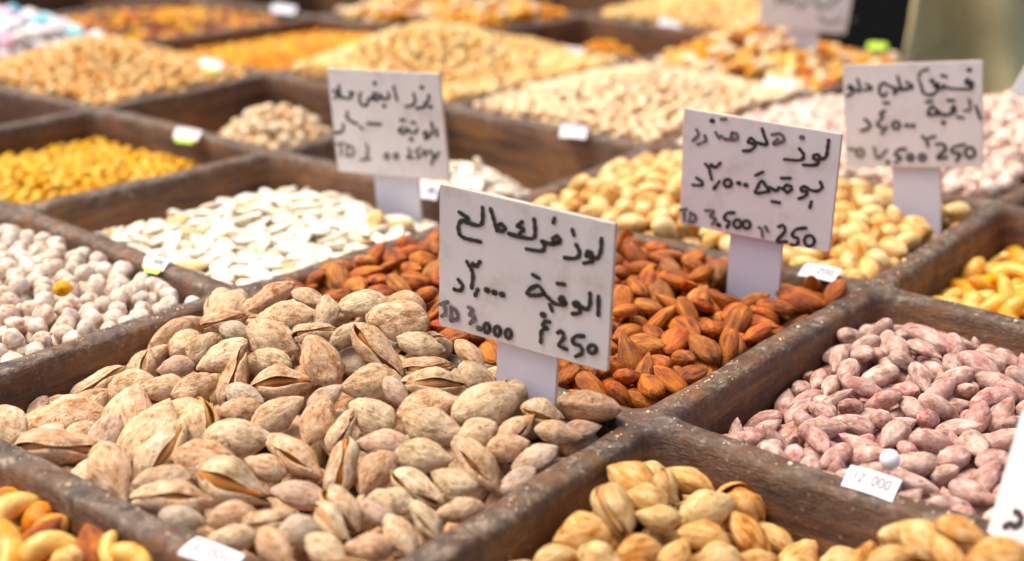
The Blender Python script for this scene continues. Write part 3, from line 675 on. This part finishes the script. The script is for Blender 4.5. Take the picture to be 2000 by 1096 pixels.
def sign(corners,base_px,base_z,stake,strokes,crop,label,w=7,thick=.0022,lean0=6,prior=0,fade=(),stakez=-.03):
    base=at(*base_px,z=base_z); cost,n,P,yw,ln=best_plane(corners,base,prior,lean0)
    print('sign',label[:20],'yaw',yw,'lean',ln,'cost',round(cost,4))
    TL,TR,BR,BL=P; org=base.copy()
    X=(TR-TL)/np.linalg.norm(TR-TL); Z=np.cross(X,n); Z/=np.linalg.norm(Z)
    if Z[2]<0: Z=-Z
    Yn=np.cross(Z,X)          # points away from the viewer or towards
    if Yn@(CAM-base)<0: Yn=-Yn
    def pl(px,py):
        d=ray(px,py); p=CAM+d*((base-CAM)@n)/(d@n); return np.array([(p-org)@X,(p-org)@Z])
    Mx=Matrix(((X[0],Yn[0],Z[0],org[0]),(X[1],Yn[1],Z[1],org[1]),(X[2],Yn[2],Z[2],org[2]),(0,0,0,1)))
    root=bpy.data.objects.new('price_sign',None); COL.objects.link(root); root.matrix_world=Mx
    tag(root,label,'sign','hand written price signs')
    def slab(name,poly,y0,y1,mat,rad):
        poly=[np.array(p) for p in poly]; pts=[]
        for i in range(len(poly)):
            a,b,c=poly[i-1],poly[i],poly[(i+1)%len(poly)]; u=(a-b)/np.linalg.norm(a-b); v=(c-b)/np.linalg.norm(c-b)
            for k in range(5):
                t=k/4; pts.append((b+u*rad)*(1-t)**2+2*b*t*(1-t)+(b+v*rad)*t*t)
        # subdivide edges with tiny wear
        q=[]
        for i in range(len(pts)):
            a,b=pts[i],pts[(i+1)%len(pts)]; L=np.linalg.norm(b-a); m=max(1,int(L/.002))
            for k in range(m):
                p=a+(b-a)*k/m; q.append(p+np.array([N3((p[0],p[1],0),300,2),N3((p[0],p[1],0),300,9)])*.00018)
        m=len(q); c=sum(q)/m; b=.0004; V=[]
        for (k,y) in ((1-.01,y1),(1,y1-b),(1,y0+b),(1-.01,y0)): V+=[(c[0]+(p[0]-c[0])*k,y,c[1]+(p[1]-c[1])*k) for p in q]
        F=[tuple(range(m)),tuple(range(3*m,4*m))[::-1]]; mi=[0,0]
        for k in range(3):
            for i in range(m): j=(i+1)%m; F.append((k*m+i,(k+1)*m+i,(k+1)*m+j,k*m+j)); mi.append(1)
        me=mk(name,V,F,M[mat],False); me.materials.append(M['edge']); me.polygons.foreach_set('material_index',mi)
        bm=bmesh.new(); bm.from_mesh(me); bmesh.ops.recalc_face_normals(bm,faces=bm.faces); bm.to_mesh(me); bm.free()
        return link(name,me,root)
    cs=[pl(*c) for c in corners]
    board=slab('board',cs,-thick,0,'board',.0016)
    if stake:
        s=[pl(*c) for c in stake]; dn=np.array([0,stakez-base_z])
        s=[s[0],s[1],s[2]+dn,s[3]+dn]
        slab('stake',s,-thick*2-.0006,-thick-.0003,'stake',.001)
    cx,cy,sc=crop; V=[[],[]];F=[[],[]]
    wm=w/FPX*np.linalg.norm(base-CAM)
    for k,st in enumerate(strokes):
        b=1 if k in fade else 0; closed=False; ww=wm
        if st[0]=='o':
            _,x,y,rx,ry=st; pts=[(x+rx*math.cos(a),y+ry*math.sin(a)) for a in np.linspace(0,2*math.pi,9)[:-1]]; closed=True
        elif st[0]=='.':
            _,x,y=st; pts=[(x,y)]; ww=wm*1.45
        else: pts=st
        pp=[pl(cx+x/sc,cy+y/sc) for x,y in pts]
        v,f=ribbon(pp,ww,None,closed); o=len(V[b]); V[b]+=[(p[0],.00035+.000008*k,p[1]) for p in v]; F[b]+=[tuple(i+o for i in x) for x in f]
    for b,nm,mt in ((0,'writing','ink'),(1,'faded_writing','inkfade')):
        if V[b]: link(nm,mk(nm,V[b],F[b],M[mt],False),board)
    return root
S1=[[(897,310),(893,370),(878,408),(858,412),(845,385),(825,378),(818,400),(845,405),(848,428),(806,438)],[(765,342),(783,385),(762,412),(704,410)],[(745,264),(752,290)],
[(682,318),(668,298),(645,308),(650,330),(680,326),(655,338),(612,335)],[(652,205),(645,226)],[(612,335),(585,322),(600,350),(582,374),(506,364)],[(545,208),(550,268),(540,308),(480,302),(413,284)],[(483,222),(458,244),(490,258),(470,283)],
[(395,255),(375,234),(352,252),(375,272),(393,262)],[(318,155),(336,215),(350,268)],[(276,148),(276,210),(262,240),(215,232),(190,225)],[(155,172),(205,208),(160,222),(150,262),(172,302),(265,326)],
[(195,430),(212,457),(228,440),(241,455),(263,430)],[(212,457),(226,500),(219,566)],[(150,524),(172,555),(160,580),(128,574)],[(252,575),(238,606)],('.',297,578),('.',335,590),('.',375,600),
[(882,612),(880,708)],[(838,595),(836,655),(818,680),(795,665)],[(790,668),(768,640),(752,655),(785,672),(780,698),(746,702)],[(710,640),(690,612),(680,634),(712,645),(695,655),(655,648),(628,625),(602,602)],[(668,544),(704,548)],[(628,655),(640,686)],
[(602,600),(568,556),(520,576),(514,600),(560,606),(600,598)],[(540,498),(572,516)],
[(58,652),(95,640)],[(78,648),(82,698),(64,714)],[(114,668),(112,738)],[(114,668),(142,690),(146,728),(114,738)],[(204,668),(226,682),(210,706),(238,724),(212,752)],('.',256,778),('o',300,776,15,24),('o',355,792,16,24),('o',412,806,15,23),
('.',590,706),[(628,744),(600,744),(594,766),(616,776),(586,792),(582,850)],[(670,800),(690,794),(702,826),(676,864),(716,886)],[(806,818),(762,820),(748,852),(790,872),(796,906),(764,924)],('o',850,886,21,21)]
sign([(858,358),(1203,437),(1187,728),(857,635)],(1025,792),.004,[(965,655),(1084,682),(1078,800),(963,775)],S1,(840,350,2.674),'white plastic sign in bold Arabic pen, 3,000, stuck in the front almond heap',8.8,stakez=-.002,fade=(27,28,29,30,31,32))
S3=[[(1165,268),(1156,330),(1146,385),(1112,402),(1085,372),(1056,382),(1062,405),(1095,412),(1070,446),(984,446)],[(955,330),(987,375),(960,412),(850,406)],('.',970,250),[(760,230),(820,225),(845,270),(770,300),(800,262)],[(690,188),(706,240),(725,300),(655,288)],
[(655,290),(612,256),(590,284),(640,300),(610,340),(556,346)],[(508,224),(472,220),(476,260),(508,264)],[(508,220),(512,262),(430,262),(400,240),(384,252),(358,215)],('.',330,130),[(398,120),(432,118)],[(282,238),(288,272),(232,300)],[(222,194),(236,230),(198,272)],
[(222,538),(262,565),(255,590),(196,588)],[(286,438),(310,462),(330,442),(352,465),(392,432)],[(310,462),(330,548)],[(385,564),(345,616)],('o',445,575,27,27),('.',520,575),('.',570,588),
[(1106,568),(1118,605),(1082,632),(1030,622),(1010,606),(975,602),(970,630),(1012,636),(995,670),(952,686)],[(1042,708),(1030,750)],[(898,598),(862,590),(846,615),(872,640),(902,618)],[(828,540),(892,540)],[(870,642),(815,606),(795,630),(742,604)],[(742,634),(690,560),(660,600),(646,646),(742,634)],[(644,520),(696,496)],[(760,706),(816,714)],
[(108,766),(152,760)],[(134,766),(134,842)],[(182,786),(170,856)],[(182,786),(216,810),(206,848),(170,856)],[(288,770),(346,776),(322,812),(358,832),(334,868)],('.',377,872),[(492,786),(440,790),(420,830),(458,852),(438,892)],('o',515,865,27,30),('o',580,870,26,28),
[(668,890),(690,910),(692,958)],[(714,884),(732,918)],[(808,886),(842,876),(852,920),(796,990),(868,992)],[(1004,894),(932,906),(905,950),(948,972),(936,1016),(898,1012)],('o',1028,986,36,38)]
sign([(1335,211),(1645,262),(1620,494),(1327,437)],(1470,520),.012,[(1423,452),(1526,470),(1524,530),(1420,520)],S3,(1300,200,3.653),'white plastic sign in Arabic pen, 3,500, between golden nuts and brown almonds',6.6,fade=(2,3,6,7,9,10,11,27,28,29,30,31,36,37))
S4=[('.',990,100),[(1012,205),(985,170),(968,195),(1005,212),(1020,190),(1012,236),(960,242),(850,236),(800,214)],[(800,240),(758,236)],[(765,202),(735,205),(745,226),(770,215),(750,265),(700,286),(655,265),(640,220)],[(790,140),(826,150)],('.',715,180),[(690,95),(640,110),(620,160),(640,210)],
[(530,190),(578,226),(500,246)],[(465,150),(480,200),(490,246),(420,226),(370,200),(338,215),(330,262),(360,296),(386,270)],[(364,345),(402,345)],('.',440,268),[(235,205),(276,236),(220,250)],[(170,170),(190,250),(140,245)],[(135,232),(110,215),(108,240),(136,246),(125,280),(88,290)],
[(1045,370),(1076,460)],[(995,318),(1000,390),(958,400)],[(905,448),(952,455)],[(862,400),(880,368),(892,400),(862,425),(800,430),(760,400)],[(835,325),(882,325)],('.',800,490),[(770,428),(722,368),(690,432),(770,426)],[(678,336),(722,330)],
[(222,464),(262,500),(250,532),(196,550)],[(372,404),(338,420),(354,450),(314,500),(348,526)],[(386,520),(348,570)],('o',455,510,27,27),('.',530,510),('.',575,512),
[(104,680),(150,690)],('o',190,712,26,30),[(290,670),(322,752),(386,690)],('.',390,782),[(526,684),(472,690),(450,730),(492,750),(448,786)],('o',560,746,22,22),('o',648,746,24,22),[(648,590),(680,620),(690,662)],[(700,604),(742,590)],
[(750,650),(800,648),(820,684),(758,750),(832,746)],[(962,650),(880,670),(870,708),(930,722),(898,772)],('o',1000,710,36,38)]
sign([(1645,127),(1920,118),(1920,328),(1652,326)],(1790,395),.010,[(1740,322),(1836,322),(1837,402),(1745,400)],S4,(1630,110,3.781),'white plastic sign in Arabic pen, 4,500, between golden nuts and rosy pistachios',5.6,fade=(6,15,16,28,29,30))
S2=[[(770,268),(765,308),(742,322),(748,345),(684,360)],('.',718,215),('.',780,348),[(664,258),(676,310),(652,340),(612,348)],[(526,208),(550,304)],[(490,250),(495,290),(448,290),(440,266)],[(440,288),(402,255),(380,278),(425,300),(358,294),(345,332),(308,336),(290,290),(302,252)],('.',460,342),('.',395,186),
[(252,256),(224,248),(236,286),(178,286),(156,262)],[(150,198),(156,286)],[(108,240),(150,246),(118,292)],[(825,502),(828,552)],[(790,458),(796,530),(768,542)],[(758,520),(735,530),(750,552),(776,556),(744,572)],[(692,498),(682,526),(640,520),(620,500),(600,532),(562,512),(590,490)],[(654,455),(676,460)],[(574,440),(606,440)],('.',648,572),
[(210,384),(204,420),(240,452),(278,466)],[(298,488),(312,498)],[(348,464),(440,470)],[(180,468),(176,516),(118,530)],[(138,606),(186,600)],[(165,604),(164,686)],[(210,610),(204,690)],[(210,610),(252,640),(246,680),(204,690)],[(338,608),(350,640),(340,702)],[(304,716),(366,706)],('o',480,690,14,18),('o',545,690,14,18),
[(630,640),(646,662),(624,700),(662,700)],[(712,630),(682,658),(712,688),(690,704)],('o',745,668,13,16),[(780,650),(804,690),(790,742)],[(842,662),(818,702)]]
sign([(638,133),(858,144),(879,355),(660,335)],(772,408),-.004,[(725,335),(812,350),(817,415),(733,412)],S2,(620,110,3.536),'white plastic sign in Arabic pen standing among the white pumpkin seeds',5.6,fade=(23,24,25,26,27,28,29,30,31,32,33))
sign([(1490,-90),(1680,-82),(1652,68),(1482,50)],(1560,75),.03,[(1540,50),(1600,56),(1598,95),(1540,92)],
 [[(60,60),(75,30),(90,60),(110,40),(130,70),(160,50)],[(180,40),(190,70),(230,60),(260,30)],[(190,100),(220,120),(260,110)],('.',300,110)],(1480,-30,1.6),'blurred white price sign at the back, standing in the orange and white mixed nuts',5,fade=(0,1,2,3))
sign([(2004,130),(2140,130),(2160,300),(1972,175)][:0] or [(2010,118),(2150,140),(2135,250),(1975,178)],(2060,330),.02,[(2030,215),(2080,225),(2080,340),(2030,335)],[],(1980,100,3),'blurred sign cut off by the right edge of the photo, above rosy pistachios',5)
sign([(1995,800),(2250,700),(2260,1130),(1915,1078)],(2080,1160),-.005,[(1915,1050),(2100,1080),(2100,1170),(1890,1165)],[[(1922,600),(1968,630),(1972,700),(1920,742)],[(1820,742),(1870,720),(1920,745)]],(1600,880,5),'large out of focus price sign in lower right corner, mostly outside the photo',13)
# ------------------------------------------------------------------ little price tags on the rails
def digits_strokes(txt):
    D={'0':[[(.2,.5),(.3,.1),(.7,.1),(.8,.5),(.7,.9),(.3,.9),(.2,.5)]],'1':[[(.5,.1),(.5,.9)]],'2':[[(.2,.25),(.5,.08),(.8,.3),(.2,.9),(.85,.9)]],'3':[[(.2,.15),(.75,.2),(.45,.45),(.8,.7),(.2,.9)]],'5':[[(.8,.1),(.3,.1),(.25,.45),(.75,.55),(.7,.85),(.2,.9)]],',':[[(.5,.8),(.4,1.05)]],'8':[[(.5,.45),(.3,.25),(.5,.1),(.7,.25),(.3,.7),(.5,.92),(.7,.7),(.5,.45)]]}
    out=[]
    for i,ch in enumerate(txt):
        for st in D.get(ch,[]): out.append([((i+x)/len(txt),y) for x,y in st])
    return out
def tag_label(corn,txt,label,z=.003,lime=False,ink='ink',zb=None):
    # corn: TL,TR,BR,BL ; the top edge lies on the rail top, the bottom edge hangs a little lower over its shoulder
    zb=z-.004 if zb is None else zb
    P=[at(*corn[0],z=z),at(*corn[1],z=z),at(*corn[2],z=zb),at(*corn[3],z=zb)]
    org=sum(P)/4; nx,ny=10,5; V=[];F=[]
    nrm=np.cross(P[1]-P[0],P[3]-P[0]); nrm/=np.linalg.norm(nrm)
    if nrm@(CAM-org)<0: nrm=-nrm
    def pt(u,v,o=0): return P[0]*(1-u)*(1-v)+P[1]*u*(1-v)+P[2]*u*v+P[3]*(1-u)*v+nrm*(o+.0006*math.sin(u*3.1)+.0006*math.sin(v*3.1))-org
    for lay in (0,-.0003):
        for j in range(ny+1):
            for i in range(nx+1): V.append(pt(i/nx,j/ny,lay))
    m=(nx+1)*(ny+1)
    for lay in (0,1):
        for j in range(ny):
            for i in range(nx): a=lay*m+j*(nx+1)+i; F.append((a,a+1,a+nx+2,a+nx+1) if lay==0 else (a,a+nx+1,a+nx+2,a+1))
    o=link('price_tag',mk('price_tag',V,F,M['lime' if lime=='all' else 'tag'])); o.location=org; tag(o,label,'price tag','small price tags stuck on the rails')
    if lime is True:
        V=[pt(u,v,.0003) for (u,v) in ((.1,.93),(.95,.93),(.85,1.32),(.15,1.32))]; V+=[v-nrm*.0003 for v in V]
        link('lime_strip',mk('lime_strip',V,[(0,1,2,3),(7,6,5,4),(0,4,5,1),(1,5,6,2),(2,6,7,3),(3,7,4,0)],M['lime'],False),o)
    V=[];F=[]; wd=.00065 if ink=='ink' else .0009
    ex=P[1]-P[0]; LX=np.linalg.norm(ex); LY=np.linalg.norm(P[3]-P[0])
    for k,st in enumerate(digits_strokes(txt)):
        v,f=ribbon([(.12*LX+x*.76*LX,(.22+y*.5)*LY) for x,y in st],wd,None); b=len(V)
        V+=[pt(p[0]/LX,p[1]/LY,.00025+.00001*k) for p in v]; F+=[tuple(i+b for i in x) for x in f]
    if V: link('printed_price',mk('printed_price',V,F,M['inkfade' if ink=='ink' else 'inkblue'],False),o)
tag_label([(1662,908),(1762,938),(1742,981),(1643,948)],'12,000','white price tag reading 12,000 on the rail in front of the pink almonds',.003)
tag_label([(1575,514),(1645,526),(1628,552),(1558,538)],'3,200','white price tag between brown almonds and golden nuts',.004)
tag_label([(386,1048),(478,1085),(450,1118),(346,1082)],'8,000','white price tag at the bottom edge, on the rail before the almond heap',.006)
tag_label([(822,359),(858,362),(852,392),(818,388)],'2,000','small white price tag just right of the left sign',.004)
tag_label([(285,499),(335,508),(318,530),(278,522)],'5,000','white and lime price tag between the white chickpeas and the pumpkin seeds',.004,True)
tag_label([(345,249),(395,256),(385,275),(338,270)],'2,500','white and lime price tag on the rail right of the yellow chickpeas',.004,True)
tag_label([(1097,243),(1148,248),(1144,272),(1092,268)],'3,000','pale price tag on the rail in front of the pale peanut heap',.004,False,'b')
tag_label([(1098,92),(1142,97),(1140,110),(1095,106)],'2,800','pale price tag on the rail in front of the nearly empty back bin',.004,False,'b')
tag_label([(1495,152),(1550,158),(1548,178),(1488,170)],'3,300','shiny white price tag under the orange and white mixed nuts',.006,False,'b')
tag_label([(1288,30),(1332,36),(1328,54),(1286,48)],'3,500','blurred white price tag on the rail below the top right peanuts',.004,False,'b')
tag_label([(1696,83),(1734,86),(1730,98),(1693,96)],'','plain lime green tag on the back rail beside the added dark cabinet',.004,'all')
tag_label([(395,112),(436,122),(430,138),(390,130)],'2,200','blurred pale price tag at the right tip of the beige chickpeas',.010,True,'b')
tag_label([(532,8),(580,14),(574,28),(530,24)],'','blurred white tag at the left end of the top centre mixed nuts',.006)
# crumbs and salt lying on the rails
def crumbs():
    rg=np.random.default_rng(5); V=[];F=[];D,Fi=ico(1)
    lines=[(a,b) for a,b in (((0,1),(0,2)),((0,2),(0,3)),((0,3),(0,4)),((0,1),(1,1)),((0,2),(1,2)),((0,2),(-1,2)),((0,3),(-1,3)),((1,1),(1,2)),((1,2),(1,3)),((-1,1),(0,1)))]
    for a,b in lines:
        A,B_=node(*a),node(*b); d=(B_-A)/np.linalg.norm(B_-A); nn=np.array([-d[1],d[0]])
        for k in range(46):
            u=rg.random(); o=rg.normal(0,.0028); o=max(-.0055,min(.0055,o)); p=A+(B_-A)*u+nn*o
            z=wob(*p)-.9*max(0,abs(o)-.004); r=rg.uniform(.0002,.0007)*(1.8 if rg.random()<.08 else 1)
            q=D*r*rg.uniform(.5,1.3,3)+np.array([p[0],p[1],z+r*.3]); b0=len(V); V+=list(q); F+=[tuple(i+b0 for i in f) for f in Fi]
    o=link('crumbs',mk('crumbs',V,F,M['pale'],False)); tag(o,'pale crumbs and salt grains scattered along the tops of the front rails','crumbs',None,'stuff')
crumbs()
# ------------------------------------------------------------------ single odd nuts the photo shows
def single(name,mesh,px,py,z,label,cat,sc=1,rot=(0,0,0)):
    o=link(name,mesh); o.location=Vector(at(px,py,z)); o.scale=(sc,)*3; o.rotation_euler=rot; tag(o,label,cat); return o
single('chickpea',m_ball(800,.0048,'yellow'),122,564,.012,'single yellow chickpea lying among the white ones','chickpea')
single('white_pearl_nut',m_ball(801,.0045,'candywhite','white_pearl_nut',.0,.0001),1738,898,.004,'small round white ball lying among the pink almonds','nut')
# ------------------------------------------------------------------ floor, cloth and an added block of shade behind the stall
def box(V,F,c,s,b=0):
    o=len(V); V+=[(c[0]+s[0]*x/2,c[1]+s[1]*y/2,c[2]+s[2]*z/2) for x in (-1,1) for y in (-1,1) for z in (-1,1)]
    F+=[tuple(o+i for i in f) for f in ((0,1,3,2),(4,6,7,5),(0,4,5,1),(2,3,7,6),(0,2,6,4),(1,5,7,3))]
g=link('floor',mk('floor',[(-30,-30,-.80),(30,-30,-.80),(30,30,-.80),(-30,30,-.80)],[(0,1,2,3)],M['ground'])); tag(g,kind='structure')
shade_blk=bpy.data.objects.new('added_shade_block',None); COL.objects.link(shade_blk); cpos=at(1720,40,-.1); shade_blk.location=(cpos[0]+.25,cpos[1]+.35,-.8)  # added box, stands in for the shaded gap past the tray's right end
tag(shade_blk,'added near-black cabinet standing behind the right end of the tray','shade_block')
V=[];F=[]; box(V,F,(0,0,.55),(1.1,.35,1.1)); link('shade_block_body',mk('shade_block_body',V,F,M['dark'],False),shade_blk)
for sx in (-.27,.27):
    V=[];F=[]; box(V,F,(sx,-.185,.55),(.5,.018,1.0)); link('shade_block_front',mk('shade_block_front',V,F,M['dark'],False),shade_blk)
# folds of olive cloth hanging behind the right end
def cloth():
    c0=at(1765,100,-.02); c1=at(2060,100,-.02); n,m=90,50; V=[];F=[]
    for j in range(m+1):
        v=j/m; z=.35-v*.62
        for i in range(n+1):
            u=i/n; p=c0+(c1-c0)*u; 
            f=.036*math.cos(u*2*math.pi*1.6+.9*math.sin(v*6)+.3)+.010*N3((u*7,v*2.5,0),1,2)+.016*N3((u*3,v*5,1),1,8)+.010*N3((u*3,v*3,0),1.5,4)
            f+=-.025*math.exp(-((u-.62)/.18)**2-((v-.35)/.12)**2)
            V.append((p[0]+.01*math.sin(v*7+u*4),p[1]-f,z))
    for j in range(m):
        for i in range(n): a=j*(n+1)+i; F.append((a,a+1,a+n+2,a+n+1))
    me=mk('hanging_cloth',V,F,M['cloth']); o=link('hanging_cloth',me); md=o.modifiers.new('thickness','SOLIDIFY'); md.thickness=.004
    tag(o,'olive green cloth hanging in soft folds behind the right end of the tray','cloth')
cloth()
print('DONE',round(time.time()-T0,1))
